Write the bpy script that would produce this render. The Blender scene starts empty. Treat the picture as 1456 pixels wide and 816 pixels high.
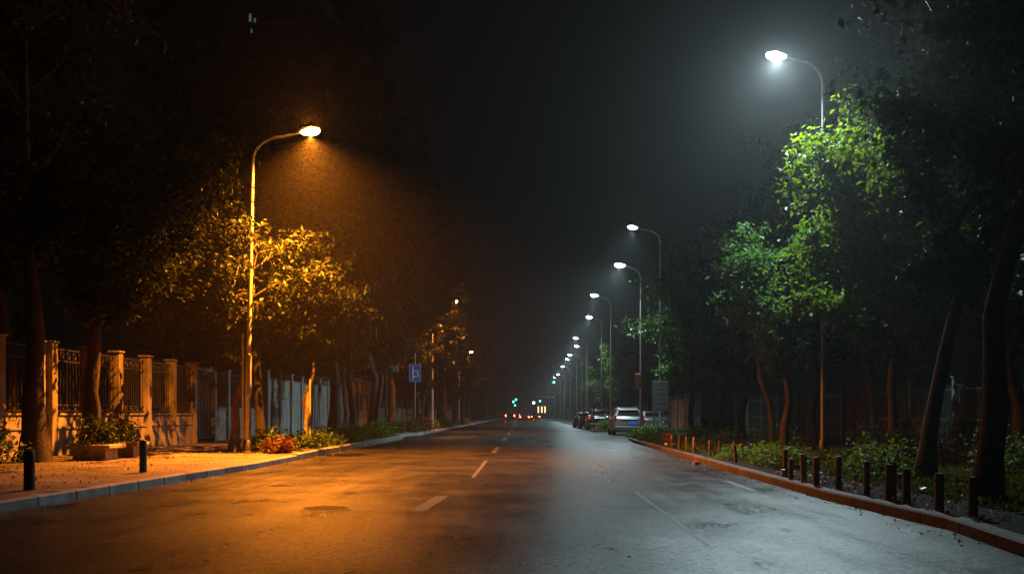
import bpy, bmesh, math, random
import numpy as np
from mathutils import Vector, Matrix
R = math.radians
sc = bpy.context.scene
COL = sc.collection
random.seed(7)

# ------------------------------------------------------------------ camera
cd = bpy.data.cameras.new('camera'); cam = bpy.data.objects.new('camera', cd); COL.objects.link(cam)
cam.location = (0, 0, 1.2); cam.rotation_euler = (R(90), 0, 0)
cd.sensor_width = 36; cd.lens = 35
cd.shift_x = -17/1456; cd.shift_y = 181/1456
cd.clip_start = .1; cd.clip_end = 3000
sc.camera = cam

# ------------------------------------------------------------------ materials
def mat(name, col=(.5,.5,.5), rough=.6, metal=0., var=.25, scale=6., bump=0., bscale=40., spec=.5, stretch=None, col2=None, emis=None, estr=0., coat=0.):
    m = bpy.data.materials.new(name); m.use_nodes = True
    nt = m.node_tree; b = nt.nodes['Principled BSDF']
    b.inputs['Roughness'].default_value = rough; b.inputs['Metallic'].default_value = metal
    b.inputs['Specular IOR Level'].default_value = spec
    b.inputs['Coat Weight'].default_value = coat
    tc = nt.nodes.new('ShaderNodeTexCoord')
    n = nt.nodes.new('ShaderNodeTexNoise'); n.inputs['Scale'].default_value = scale; n.inputs['Detail'].default_value = 6
    n.inputs['Roughness'].default_value = .65
    src = tc.outputs['Object']
    if stretch:
        mp = nt.nodes.new('ShaderNodeMapping'); mp.inputs['Scale'].default_value = stretch; nt.links.new(src, mp.inputs['Vector']); src = mp.outputs['Vector']
    nt.links.new(src, n.inputs['Vector'])
    r = nt.nodes.new('ShaderNodeValToRGB')
    c2 = col2 or tuple(max(0, c*(1-var)) for c in col)
    c1 = col if col2 else tuple(min(1, c*(1+var)) for c in col)
    r.color_ramp.elements[0].position = .35; r.color_ramp.elements[1].position = .65
    r.color_ramp.elements[0].color = (*c2, 1); r.color_ramp.elements[1].color = (*c1, 1)
    nt.links.new(n.outputs['Fac'], r.inputs['Fac'])
    nt.links.new(r.outputs['Color'], b.inputs['Base Color'])
    if bump:
        n2 = nt.nodes.new('ShaderNodeTexNoise'); n2.inputs['Scale'].default_value = bscale; n2.inputs['Detail'].default_value = 4
        nt.links.new(tc.outputs['Object'], n2.inputs['Vector'])
        bp = nt.nodes.new('ShaderNodeBump'); bp.inputs['Strength'].default_value = bump; bp.inputs['Distance'].default_value = .02
        nt.links.new(n2.outputs['Fac'], bp.inputs['Height']); nt.links.new(bp.outputs['Normal'], b.inputs['Normal'])
    if emis:
        b.inputs['Emission Color'].default_value = (*emis, 1); b.inputs['Emission Strength'].default_value = estr
    return m

def leaf_mat(name, ca, cb, trans=.35):
    m = bpy.data.materials.new(name); m.use_nodes = True
    nt = m.node_tree; nt.nodes.clear()
    out = nt.nodes.new('ShaderNodeOutputMaterial')
    g = nt.nodes.new('ShaderNodeNewGeometry')
    r = nt.nodes.new('ShaderNodeValToRGB')
    r.color_ramp.elements[0].color = (*ca, 1); r.color_ramp.elements[1].color = (*cb, 1)
    nt.links.new(g.outputs['Random Per Island'], r.inputs['Fac'])
    p = nt.nodes.new('ShaderNodeBsdfPrincipled'); p.inputs['Roughness'].default_value = .52
    p.inputs['Specular IOR Level'].default_value = .14
    nt.links.new(r.outputs['Color'], p.inputs['Base Color'])
    t = nt.nodes.new('ShaderNodeBsdfTranslucent')
    hs = nt.nodes.new('ShaderNodeHueSaturation'); hs.inputs['Hue'].default_value = .48; hs.inputs['Saturation'].default_value = 1.15; hs.inputs['Value'].default_value = 1.5
    nt.links.new(r.outputs['Color'], hs.inputs['Color']); nt.links.new(hs.outputs['Color'], t.inputs['Color'])
    mx = nt.nodes.new('ShaderNodeMixShader'); mx.inputs['Fac'].default_value = trans
    nt.links.new(p.outputs['BSDF'], mx.inputs[1]); nt.links.new(t.outputs['BSDF'], mx.inputs[2])
    nt.links.new(mx.outputs['Shader'], out.inputs['Surface'])
    return m

def road_mat():
    m = bpy.data.materials.new('asphalt'); m.use_nodes = True
    nt = m.node_tree; b = nt.nodes['Principled BSDF']; L = nt.links
    tc = nt.nodes.new('ShaderNodeTexCoord')
    def noise(s, d=4, rgh=.6, vec=None):
        n = nt.nodes.new('ShaderNodeTexNoise'); n.inputs['Scale'].default_value = s; n.inputs['Detail'].default_value = d; n.inputs['Roughness'].default_value = rgh
        L.new(vec or tc.outputs['Object'], n.inputs['Vector']); return n
    mp = nt.nodes.new('ShaderNodeMapping'); mp.inputs['Scale'].default_value = (1.3, .16, 1)
    L.new(tc.outputs['Object'], mp.inputs['Vector'])
    big = noise(.6, 8, .68); streak = noise(1.1, 5, .65, mp.outputs['Vector']); fine = noise(34, 5, .85)
    v = nt.nodes.new('ShaderNodeTexVoronoi'); v.inputs['Scale'].default_value = 46
    L.new(tc.outputs['Object'], v.inputs['Vector'])
    ad = nt.nodes.new('ShaderNodeMath'); ad.operation = 'ADD'
    h1 = nt.nodes.new('ShaderNodeMath'); h1.operation = 'MULTIPLY'; h1.inputs[1].default_value = .5
    h2 = nt.nodes.new('ShaderNodeMath'); h2.operation = 'MULTIPLY'; h2.inputs[1].default_value = .5
    L.new(streak.outputs['Fac'], h1.inputs[0]); L.new(big.outputs['Fac'], h2.inputs[0])
    L.new(h1.outputs[0], ad.inputs[0]); L.new(h2.outputs[0], ad.inputs[1])
    # aggregate colour
    r = nt.nodes.new('ShaderNodeValToRGB')
    e = r.color_ramp.elements; e[0].position = .2; e[0].color = (.010,.010,.010,1); e[1].position = .8; e[1].color = (.046,.045,.043,1)
    L.new(v.outputs['Color'], r.inputs['Fac'])
    r2 = nt.nodes.new('ShaderNodeValToRGB'); e = r2.color_ramp.elements
    e[0].position = .36; e[0].color = (.5,.5,.5,1); e[1].position = .62; e[1].color = (1.15,1.12,1.08,1)
    L.new(big.outputs['Fac'], r2.inputs['Fac'])
    mul = nt.nodes.new('ShaderNodeMix'); mul.data_type = 'RGBA'; mul.blend_type = 'MULTIPLY'; mul.inputs['Factor'].default_value = 1
    L.new(r.outputs['Color'], mul.inputs['A']); L.new(r2.outputs['Color'], mul.inputs['B'])
    # cracks: distorted cell edges, only where a broad mask allows
    dn = noise(1.6, 4); dm = nt.nodes.new('ShaderNodeMix'); dm.data_type = 'VECTOR'; dm.inputs['Factor'].default_value = .30
    L.new(tc.outputs['Object'], dm.inputs['A']); L.new(dn.outputs['Color'], dm.inputs['B'])
    cv = nt.nodes.new('ShaderNodeTexVoronoi'); cv.feature = 'DISTANCE_TO_EDGE'; cv.inputs['Scale'].default_value = .42; L.new(dm.outputs['Result'], cv.inputs['Vector'])
    cr = nt.nodes.new('ShaderNodeMapRange'); cr.inputs['From Min'].default_value = .001; cr.inputs['From Max'].default_value = .009; L.new(cv.outputs['Distance'], cr.inputs['Value'])
    cm = noise(.22, 2); cmr = nt.nodes.new('ShaderNodeMapRange'); cmr.inputs['From Min'].default_value = .56; cmr.inputs['From Max'].default_value = .62; L.new(cm.outputs['Fac'], cmr.inputs['Value'])
    inv = nt.nodes.new('ShaderNodeMath'); inv.operation = 'SUBTRACT'; inv.inputs[0].default_value = 1; L.new(cmr.outputs[0], inv.inputs[1])
    crk = nt.nodes.new('ShaderNodeMath'); crk.operation = 'MAXIMUM'; L.new(cr.outputs[0], crk.inputs[0]); L.new(inv.outputs[0], crk.inputs[1])
    mul2 = nt.nodes.new('ShaderNodeMix'); mul2.data_type = 'RGBA'; mul2.blend_type = 'MULTIPLY'; mul2.inputs['Factor'].default_value = .7
    L.new(mul.outputs['Result'], mul2.inputs['A']); L.new(crk.outputs[0], mul2.inputs['B'])
    L.new(mul2.outputs['Result'], b.inputs['Base Color'])
    # polished and dull stones side by side: sheen varies from grain to grain
    v2 = nt.nodes.new('ShaderNodeTexVoronoi'); v2.inputs['Scale'].default_value = 24; v2.inputs['Randomness'].default_value = 1
    L.new(tc.outputs['Object'], v2.inputs['Vector'])
    s1 = nt.nodes.new('ShaderNodeSeparateColor'); L.new(v2.outputs['Color'], s1.inputs['Color'])
    s2 = nt.nodes.new('ShaderNodeSeparateColor'); L.new(v.outputs['Color'], s2.inputs['Color'])
    sa = nt.nodes.new('ShaderNodeMath'); sa.operation = 'MULTIPLY_ADD'; sa.inputs[1].default_value = .55; L.new(s1.outputs[0], sa.inputs[0])
    sb = nt.nodes.new('ShaderNodeMath'); sb.operation = 'MULTIPLY'; sb.inputs[1].default_value = .45; L.new(s2.outputs[1], sb.inputs[0]); L.new(sb.outputs[0], sa.inputs[2])
    sr = nt.nodes.new('ShaderNodeMapRange'); sr.inputs['From Min'].default_value = .15; sr.inputs['From Max'].default_value = .85; sr.inputs['To Min'].default_value = .08; sr.inputs['To Max'].default_value = .72; L.new(sa.outputs[0], sr.inputs['Value'])
    st = nt.nodes.new('ShaderNodeMapRange'); st.inputs['From Min'].default_value = .36; st.inputs['From Max'].default_value = .6; st.inputs['To Min'].default_value = .25; st.inputs['To Max'].default_value = 1.2; L.new(ad.outputs[0], st.inputs['Value'])
    sm = nt.nodes.new('ShaderNodeMath'); sm.operation = 'MULTIPLY'; L.new(sr.outputs[0], sm.inputs[0]); L.new(st.outputs[0], sm.inputs[1])
    sm2 = nt.nodes.new('ShaderNodeMath'); sm2.operation = 'MULTIPLY'; L.new(sm.outputs[0], sm2.inputs[0]); L.new(crk.outputs[0], sm2.inputs[1])
    L.new(sm2.outputs[0], b.inputs['Specular IOR Level'])
    # roughness: worn wheel tracks and damp patches
    r3 = nt.nodes.new('ShaderNodeValToRGB'); e = r3.color_ramp.elements
    e[0].position = .36; e[0].color = (.25,)*3+(1,); e[1].position = .64; e[1].color = (.39,)*3+(1,)
    L.new(ad.outputs[0], r3.inputs['Fac']); L.new(r3.outputs['Color'], b.inputs['Roughness'])
    bp = nt.nodes.new('ShaderNodeBump'); bp.inputs['Strength'].default_value = .8; bp.inputs['Distance'].default_value = .005
    L.new(fine.outputs['Fac'], bp.inputs['Height'])
    bp2 = nt.nodes.new('ShaderNodeBump'); bp2.inputs['Strength'].default_value = .6; bp2.inputs['Distance'].default_value = .0035
    L.new(v.outputs['Distance'], bp2.inputs['Height']); L.new(bp.outputs['Normal'], bp2.inputs['Normal'])
    n3 = noise(5.5, 5, .7)
    bp3 = nt.nodes.new('ShaderNodeBump'); bp3.inputs['Strength'].default_value = .3; bp3.inputs['Distance'].default_value = .012
    L.new(n3.outputs['Fac'], bp3.inputs['Height']); L.new(bp2.outputs['Normal'], bp3.inputs['Normal'])
    L.new(bp3.outputs['Normal'], b.inputs['Normal'])
    return m

def brick_mat(name, c1, c2, mortar, sx=4., bump=.4, rot=0.):
    m = bpy.data.materials.new(name); m.use_nodes = True
    nt = m.node_tree; b = nt.nodes['Principled BSDF']; L = nt.links
    tc = nt.nodes.new('ShaderNodeTexCoord'); mp = nt.nodes.new('ShaderNodeMapping'); mp.inputs['Rotation'].default_value = (0,0,rot)
    L.new(tc.outputs['Object'], mp.inputs['Vector'])
    k = nt.nodes.new('ShaderNodeTexBrick'); k.inputs['Scale'].default_value = sx
    k.inputs['Color1'].default_value = (*c1,1); k.inputs['Color2'].default_value = (*c2,1); k.inputs['Mortar'].default_value = (*mortar,1)
    k.inputs['Mortar Size'].default_value = .022
    L.new(mp.outputs['Vector'], k.inputs['Vector'])
    n = nt.nodes.new('ShaderNodeTexNoise'); n.inputs['Scale'].default_value = .9; n.inputs['Detail'].default_value = 8; n.inputs['Roughness'].default_value = .7
    L.new(tc.outputs['Object'], n.inputs['Vector'])
    r = nt.nodes.new('ShaderNodeValToRGB'); e = r.color_ramp.elements
    e[0].position = .38; e[0].color = (.4,.38,.36,1); e[1].position = .62; e[1].color = (1.1,1.1,1.1,1)
    L.new(n.outputs['Fac'], r.inputs['Fac'])
    mul = nt.nodes.new('ShaderNodeMix'); mul.data_type = 'RGBA'; mul.blend_type = 'MULTIPLY'; mul.inputs['Factor'].default_value = 1
    L.new(k.outputs['Color'], mul.inputs['A']); L.new(r.outputs['Color'], mul.inputs['B'])
    L.new(mul.outputs['Result'], b.inputs['Base Color'])
    b.inputs['Roughness'].default_value = .7
    bp = nt.nodes.new('ShaderNodeBump'); bp.inputs['Strength'].default_value = bump; bp.inputs['Distance'].default_value = .012; bp.invert = True
    L.new(k.outputs['Fac'], bp.inputs['Height'])
    n2 = nt.nodes.new('ShaderNodeTexNoise'); n2.inputs['Scale'].default_value = 30; L.new(tc.outputs['Object'], n2.inputs['Vector'])
    bp2 = nt.nodes.new('ShaderNodeBump'); bp2.inputs['Strength'].default_value = .35; bp2.inputs['Distance'].default_value = .01
    L.new(n2.outputs['Fac'], bp2.inputs['Height']); L.new(bp.outputs['Normal'], bp2.inputs['Normal'])
    L.new(bp2.outputs['Normal'], b.inputs['Normal'])
    return m

def kerb_mat(name, c, stone=1.0):
    """kerb stones: joints every `stone` metres along the road, grime, chips"""
    m = mat(name, c, .75, var=.4, scale=2.5, bump=.5, bscale=25)
    nt = m.node_tree; b = nt.nodes['Principled BSDF']; L = nt.links
    tc = nt.nodes.new('ShaderNodeTexCoord'); s = nt.nodes.new('ShaderNodeSeparateXYZ'); L.new(tc.outputs['Object'], s.inputs[0])
    d = nt.nodes.new('ShaderNodeMath'); d.operation = 'DIVIDE'; d.inputs[1].default_value = stone; L.new(s.outputs['Y'], d.inputs[0])
    f = nt.nodes.new('ShaderNodeMath'); f.operation = 'FRACT'; L.new(d.outputs[0], f.inputs[0])
    g = nt.nodes.new('ShaderNodeMath'); g.operation = 'GREATER_THAN'; g.inputs[1].default_value = .05/stone; L.new(f.outputs[0], g.inputs[0])
    fl = nt.nodes.new('ShaderNodeMath'); fl.operation = 'FLOOR'; L.new(d.outputs[0], fl.inputs[0])
    wn = nt.nodes.new('ShaderNodeTexWhiteNoise'); wn.noise_dimensions = '1D'; L.new(fl.outputs[0], wn.inputs['W'])
    mr = nt.nodes.new('ShaderNodeMapRange'); mr.inputs['To Min'].default_value = .65; mr.inputs['To Max'].default_value = 1.1; L.new(wn.outputs['Value'], mr.inputs['Value'])
    mm = nt.nodes.new('ShaderNodeMath'); mm.operation = 'MULTIPLY'; L.new(mr.outputs[0], mm.inputs[0])
    g2 = nt.nodes.new('ShaderNodeMapRange'); g2.inputs['To Min'].default_value = .12; L.new(g.outputs[0], g2.inputs['Value']); L.new(g2.outputs[0], mm.inputs[1])
    src = b.inputs['Base Color'].links[0].from_socket
    mul = nt.nodes.new('ShaderNodeMix'); mul.data_type = 'RGBA'; mul.blend_type = 'MULTIPLY'; mul.inputs['Factor'].default_value = 1
    L.new(src, mul.inputs['A']); L.new(mm.outputs[0], mul.inputs['B']); L.new(mul.outputs['Result'], b.inputs['Base Color'])
    return m

def worn_mat(name, c, lo=.42, hi=.56, scale=9.):
    """road paint, with the asphalt showing through where it has worn off"""
    m = mat(name, c, .6, col2=c, scale=scale)
    nt = m.node_tree; b = nt.nodes['Principled BSDF']
    r = [n for n in nt.nodes if n.type == 'VALTORGB'][0]; e = r.color_ramp.elements
    e[0].position = lo; e[0].color = (.05,.05,.05,1); e[1].position = hi; e[1].color = (*c,1)
    return m

M = dict(
    asphalt=road_mat(),
    paver=brick_mat('pavers', (.24,.185,.14), (.15,.12,.10), (.035,.03,.027), 1.7, .9),
    kerb=kerb_mat('kerb_stone', (.27,.26,.25)),
    red_kerb=kerb_mat('red_kerb_stone', (.085,.064,.054), 1.0),
    soil=mat('soil', (.024,.02,.016), .95, spec=.08, var=.5, scale=4, bump=.8, bscale=18),
    terrain=mat('earth', (.04,.036,.03), .95, var=.4, scale=.6),
    paint=worn_mat('road_paint', (.055,.054,.05)),
    faint_paint=worn_mat('faint_road_paint', (.11,.11,.105), .45, .62, 6),
    concrete=mat('concrete', (.33,.31,.28), .85, var=.35, scale=1.6, bump=.3, bscale=30),
    stained=mat('stained_concrete', (.36,.32,.27), .85, col2=(.10,.085,.07), scale=1.6, bump=.45, bscale=24, stretch=(1.6,1.6,.45)),
    pale=mat('pale_render', (.40,.42,.40), .8, col2=(.14,.15,.14), scale=1.5, bump=.3, stretch=(1.5,1.5,.35)),
    rust_wall=mat('brown_render', (.30,.17,.10), .85, var=.45, scale=1.8, bump=.3),
    iron=mat('dark_iron', (.045,.04,.036), .55, .4, var=.4, scale=8),
    pale_iron=mat('pale_green_iron', (.17,.2,.18), .5, .3, var=.4, scale=8),
    red_board=mat('red_boards', (.13,.05,.038), .7, var=.4, scale=5, bump=.2),
    galv=mat('galvanised_steel', (.52,.52,.50), .32, .85, var=.18, scale=5),
    paint_steel=mat('painted_steel', (.5,.47,.43), .42, .1, var=.2, scale=4),
    dark_steel=mat('dark_steel', (.08,.08,.08), .5, .6, var=.3),
    bark=mat('bark', (.06,.047,.037), .92, col2=(.022,.018,.014), scale=7, bump=1., bscale=22, stretch=(1,1,.3)),
    pale_bark=mat('pale_bark', (.15,.115,.08), .9, col2=(.06,.047,.035), scale=7, bump=.9, bscale=14),
    limewash=mat('lime_wash', (.24,.23,.21), .85, col2=(.07,.06,.05), scale=6, bump=.5),
    log=mat('old_log', (.30,.19,.12), .85, col2=(.12,.08,.055), scale=10, bump=.9, bscale=26),
    pale_log=mat('weathered_log', (.42,.38,.32), .85, col2=(.22,.19,.16), scale=9, bump=.8, bscale=26),
    band=mat('red_band', (.32,.06,.03), .6), yellow_band=mat('faded_band', (.34,.3,.22), .6),
    log_top=mat('log_cap', (.32,.31,.29), .7),
    green_post=mat('green_post_paint', (.02,.075,.05), .4, var=.3, scale=12),
    dark_post=mat('dark_post_paint', (.05,.03,.025), .5, var=.4, scale=12),
    leaf_r=leaf_mat('leaf_bright', (.038,.08,.012), (.10,.145,.02), .40),
    leaf_b=leaf_mat('leaf_cool', (.03,.075,.018), (.065,.13,.028), .35),
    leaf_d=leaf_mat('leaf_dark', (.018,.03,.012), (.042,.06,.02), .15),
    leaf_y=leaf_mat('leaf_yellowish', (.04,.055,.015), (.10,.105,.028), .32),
    leaf_o=leaf_mat('leaf_olive', (.013,.024,.007), (.034,.046,.012), .2),
    leaf_s=leaf_mat('shrub_leaf', (.045,.10,.018), (.11,.20,.03), .35),
    leaf_red=leaf_mat('red_shrub_leaf', (.06,.028,.015), (.11,.055,.022), .2),
    leaf_dry=leaf_mat('dry_leaf', (.07,.05,.03), (.26,.24,.21), .1),
    blue=mat('sign_blue', (.025,.13,.6), .4, var=.08), white=mat('sign_white', (.75,.77,.78), .45, var=.05),
    red=mat('sign_red', (.62,.04,.03), .45, var=.1), teal=mat('faded_teal', (.16,.26,.24), .5, var=.15),
    panel=mat('grey_board', (.028,.03,.032), .6, var=.2),
    silver=mat('silver_paint', (.27,.265,.25), .3, .55, var=.06, coat=.6), black_car=mat('black_paint', (.012,.013,.015), .22, .2, coat=.8, var=.1),
    grey_car=mat('grey_paint', (.16,.17,.18), .3, .4, coat=.6, var=.06), dark_blue_car=mat('dark_blue_paint', (.03,.05,.07), .25, .3, coat=.7, var=.1),
    glass=mat('tinted_glass', (.008,.009,.01), .08, var=.1), rubber=mat('rubber', (.02,.02,.02), .85), trim=mat('black_plastic', (.025,.025,.026), .6),
    rim=mat('alloy', (.5,.5,.5), .3, .9), tail=mat('tail_lens', (.25,.015,.01), .25), head=mat('head_lens', (.6,.62,.65), .15),
    tail_on=mat('lit_tail', (.4,.02,.01), .3, emis=(1,.05,.015), estr=55), tail_glow=mat('running_light', (.4,.02,.02), .3, emis=(1,.12,.14), estr=.45),
    led=mat('cool_diffuser', (.8,.85,.9), .4, emis=(.70,.95,1.0), estr=60), sodium=mat('warm_diffuser', (.9,.8,.6), .4, emis=(1,.45,.10), estr=60),
    green_on=mat('green_lens', (.05,.5,.4), .3, emis=(.05,1,.62), estr=11), white_on=mat('white_lamp', (.8,.8,.85), .3, emis=(.85,.9,1), estr=16),
    warm_win=mat('warm_window', (.6,.5,.3), .4, emis=(1,.62,.22), estr=2.6), cool_win=mat('cool_window', (.5,.6,.5), .4, emis=(.6,1,.72), estr=.09),
    white_win=mat('white_window', (.5,.6,.6), .4, emis=(.75,.95,1), estr=1.2),
    tower=mat('tower_render', (.10,.095,.09), .9, var=.2, scale=.4),
    cast=mat('cast_iron', (.06,.055,.05), .45, .7, var=.4, scale=14, bump=.4, bscale=60), frame_metal=mat('worn_steel', (.2,.19,.17), .4, .7, var=.3),
    carton=mat('orange_carton', (.3,.11,.05), .7, var=.2), cup=mat('white_plastic', (.7,.72,.7), .4, var=.1),
    grass=leaf_mat('grass_blade', (.03,.06,.015), (.07,.11,.025), .25),
)

# ------------------------------------------------------------------ mesh helpers
class MB:
    def __init__(s): s.v = []; s.f = []
    def add(s, vs, fs):
        o = len(s.v); s.v += [tuple(v) for v in vs]; s.f += [tuple(i+o for i in f) for f in fs]; return s
    def box(s, c, d, rz=0., bev=0.):
        x, y, z = (k/2 for k in d); ca, sa = math.cos(rz), math.sin(rz)
        if bev <= 0:
            pts = [(sx*x, sy*y, sz*z) for sz in (-1,1) for sx, sy in ((-1,-1),(1,-1),(1,1),(-1,1))]
            fs = [(3,2,1,0),(4,5,6,7),(0,1,5,4),(1,2,6,5),(2,3,7,6),(3,0,4,7)]
        else:
            b = min(bev, x*.9, y*.9, z*.9)
            ring = lambda i, zz: [(-x+i, -y, zz),(x-i,-y,zz),(x,-y+i,zz),(x,y-i,zz),(x-i,y,zz),(-x+i,y,zz),(-x,y-i,zz),(-x,-y+i,zz)]
            sh = lambda q, zz: [(px*(x-b)/x, py*(y-b)/y, zz) for px, py, _ in q]
            r0 = ring(b, 0)
            rows = [sh(r0, -z), [(p[0],p[1],-z+b) for p in r0], [(p[0],p[1],z-b) for p in r0], sh(r0, z)]
            pts = [p for r in rows for p in r]
            fs = [tuple(range(7,-1,-1)), tuple(range(24,32))]
            for k in range(3):
                for j in range(8): fs.append((k*8+j, k*8+(j+1)%8, k*8+8+(j+1)%8, k*8+8+j))
        s.add([(c[0]+p[0]*ca-p[1]*sa, c[1]+p[0]*sa+p[1]*ca, c[2]+p[2]) for p in pts], fs); return s
    def tube(s, pts, rad, n=8, cap=True):
        pts = [Vector(p) for p in pts]
        if not hasattr(rad, '__len__'): rad = [rad]*len(pts)
        o = len(s.v); up = None
        for i, p in enumerate(pts):
            t = (pts[min(i+1,len(pts)-1)]-pts[max(i-1,0)])
            t = t.normalized() if t.length > 1e-9 else Vector((0,0,1))
            if up is None: up = Vector((1,0,0)) if abs(t.x) < .9 else Vector((0,1,0))
            a = (up-t*up.dot(t)); a = a.normalized() if a.length > 1e-6 else t.orthogonal().normalized(); up = a
            b = t.cross(a)
            for k in range(n):
                an = 2*math.pi*k/n
                s.v.append(tuple(p+(a*math.cos(an)+b*math.sin(an))*rad[i]))
        for i in range(len(pts)-1):
            for k in range(n):
                s.f.append((o+i*n+k, o+i*n+(k+1)%n, o+(i+1)*n+(k+1)%n, o+(i+1)*n+k))
        if cap:
            s.f.append(tuple(o+k for k in range(n-1,-1,-1))); e = o+(len(pts)-1)*n; s.f.append(tuple(e+k for k in range(n)))
        return s
    def lathe(s, c, prof, n=16, axis='z'):
        o = len(s.v)
        for r, h in prof:
            for k in range(n):
                a = 2*math.pi*k/n; u, w = r*math.cos(a), r*math.sin(a)
                s.v.append((c[0]+u, c[1]+w, c[2]+h) if axis == 'z' else (c[0]+h, c[1]+u, c[2]+w) if axis == 'x' else (c[0]+u, c[1]+h, c[2]+w))
        for i in range(len(prof)-1):
            for k in range(n): s.f.append((o+i*n+k, o+i*n+(k+1)%n, o+(i+1)*n+(k+1)%n, o+(i+1)*n+k))
        s.f.append(tuple(o+k for k in range(n-1,-1,-1))); e = o+(len(prof)-1)*n; s.f.append(tuple(e+k for k in range(n)))
        return s
    def prism(s, poly, z0, z1):
        n = len(poly)
        s.add([(x,y,z0) for x,y in poly]+[(x,y,z1) for x,y in poly],
              [tuple(range(n-1,-1,-1)), tuple(range(n,2*n))]+[(i,(i+1)%n,n+(i+1)%n,n+i) for i in range(n)]); return s
    def mesh(s, name, m, smooth=False):
        me = bpy.data.meshes.new(name); me.from_pydata(s.v, [], s.f); me.materials.append(M[m])
        if smooth: me.shade_smooth()
        bm = bmesh.new(); bm.from_mesh(me); bmesh.ops.recalc_face_normals(bm, faces=bm.faces); bm.to_mesh(me); bm.free()
        if smooth: me.set_sharp_from_angle(angle=R(50))
        return me
    def obj(s, name, m, parent=None, smooth=False, loc=(0,0,0), rz=0.):
        return link(s.mesh(name, m, smooth), name, parent, loc, rz)

def link(me, name, parent=None, loc=(0,0,0), rz=0.):
    o = bpy.data.objects.new(name, me); COL.objects.link(o); o.location = loc; o.rotation_euler.z = rz
    if parent: o.parent = parent
    return o
def tag(o, label, cat, group=None, kind=None):
    o['label'] = label; o['category'] = cat
    if group: o['group'] = group
    if kind: o['kind'] = kind
    return o
def thing(name, label, cat, loc=(0,0,0), rz=0., group=None):
    o = bpy.data.objects.new(name, None); COL.objects.link(o); o.location = loc; o.rotation_euler.z = rz
    o.empty_display_size = .3
    return tag(o, label, cat, group)
def struct(o, label=None):
    o['kind'] = 'structure'
    if label: o['label'] = label
    return o
def dup(root, loc, rz=0., scale=1., label=None, group=None):
    r = root.copy(); COL.objects.link(r); r.location = loc; r.rotation_euler.z = rz
    r.scale = (scale,)*3 if not hasattr(scale, '__len__') else scale
    if label: r['label'] = label
    if group: r['group'] = group
    for ch in list(root.children):
        c = ch.copy(); COL.objects.link(c); c.parent = r
        for g in list(ch.children):
            d = g.copy(); COL.objects.link(d); d.parent = c
    return r

# ------------------------------------------------------------------ world: dim city night sky
w = bpy.data.worlds.new('World'); sc.world = w; w.use_nodes = True
bg = w.node_tree.nodes['Background']; bg.inputs['Color'].default_value = (.0015,.0013,.0013,1); bg.inputs['Strength'].default_value = 1.

# ------------------------------------------------------------------ ground, road, pavements
def sheet(name, poly, z, m):
    b = MB(); b.add([(x,y,z) for x,y in poly], [tuple(range(len(poly)))]); return struct(b.obj(name, m))
sheet('ground', [(-900,-60),(900,-60),(900,1500),(-900,1500)], -.03, 'terrain')
sheet('road', [(-8,-12),(10.5,-12),(10.5,430),(-8,430)], 0, 'asphalt')

def offset(line, d):
    out = []
    for i, p in enumerate(line):
        a = Vector(line[max(i-1,0)]); b = Vector(line[min(i+1,len(line)-1)]); t = (b-a).normalized(); out.append((p[0]-t.y*d, p[1]+t.x*d))
    return out
def kerb(name, line, side, h, m, wd=.16):
    """kerb of width wd lying on the `side` (+1 = left of travel, -1 = right) of the road-edge line, chamfered arris"""
    b = MB(); l1 = offset(line, side*.02); l2 = offset(line, side*wd); n = len(line)
    rows = [[(x,y,-.02) for x,y in line], [(x,y,h-.02) for x,y in line], [(x,y,h) for x,y in l1], [(x,y,h) for x,y in l2], [(x,y,-.02) for x,y in l2]]
    b.add([p for r in rows for p in r], [(k*n+i, k*n+i+1, (k+1)*n+i+1, (k+1)*n+i) for k in range(4) for i in range(n-1)] + [tuple(k*n for k in range(5)), tuple(k*n+n-1 for k in range(4,-1,-1))])
    return struct(b.obj(name, m))
def dense(line, step=2.):
    out = []
    for a, b in zip(line, line[1:]):
        k = max(1, int(math.dist(a,b)/step)); out += [(a[0]+(b[0]-a[0])*i/k, a[1]+(b[1]-a[1])*i/k) for i in range(k)]
    return out+[line[-1]]
LK = [(-6.75,-12),(-6.45,8),(-6.38,12.5),(-5.9,22),(-5.92,26)]
LK2 = [(-5.92,26),(-6.0,30),(-5.9,48),(-6.0,56),(-6.0,430)]
kerb('kerb', dense(LK), 1, .14, 'kerb')
kerb('kerb', dense(LK2[:1]+[(-6.0,30),(-5.9,48),(-6.3,52)]), 1, .17, 'kerb')
kerb('kerb', dense([(-6.3,52.0),(-6.5,55),(-6.0,57.5),(-6.0,430)]), 1, .14, 'kerb')
l = offset(dense(LK), .16)+[(-6.08,26.1)]
sheet('pavement', l+[(-6.2,30),(-6.06,48),(-6.46,52),(-6.66,55),(-6.16,57.5),(-6.16,430),(-30,430),(-30,-12)], .137, 'paver')

RK = [(4.55,-12),(4.2,8.3),(4.42,10.4),(4.24,14),(4.3,20),(4.45,27),(4.56,36),(4.62,42),(4.85,46),(5.35,50),(6.2,53.5),(7.6,55.2),(9.2,55.6)]
kerb('kerb', dense(RK, 1.0), -1, .13, 'red_kerb', .18)
r_ = offset(dense(RK,1.0), -.18)
sheet('planting_bed', r_+[(9.2,67.2),(10,67.2),(40,67.2),(40,-12)], .115, 'soil')
IS = [(9.2,67.4),(7,67.4),(5.2,68.0),(4.7,69),(4.7,71.5),(5.3,73),(7,73.6),(9.2,73.6)]
kerb('kerb', IS, -1, .13, 'red_kerb', .16)
sheet('planting_bed', offset(IS,-.16)+[(9.6,73.2),(9.6,67.6)], .117, 'soil')
kerb('kerb', dense([(9.2,73.6),(9.0,80),(9.0,99),(6.2,101),(5.4,104),(5.3,430)]), -1, .13, 'kerb', .16)
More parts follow.
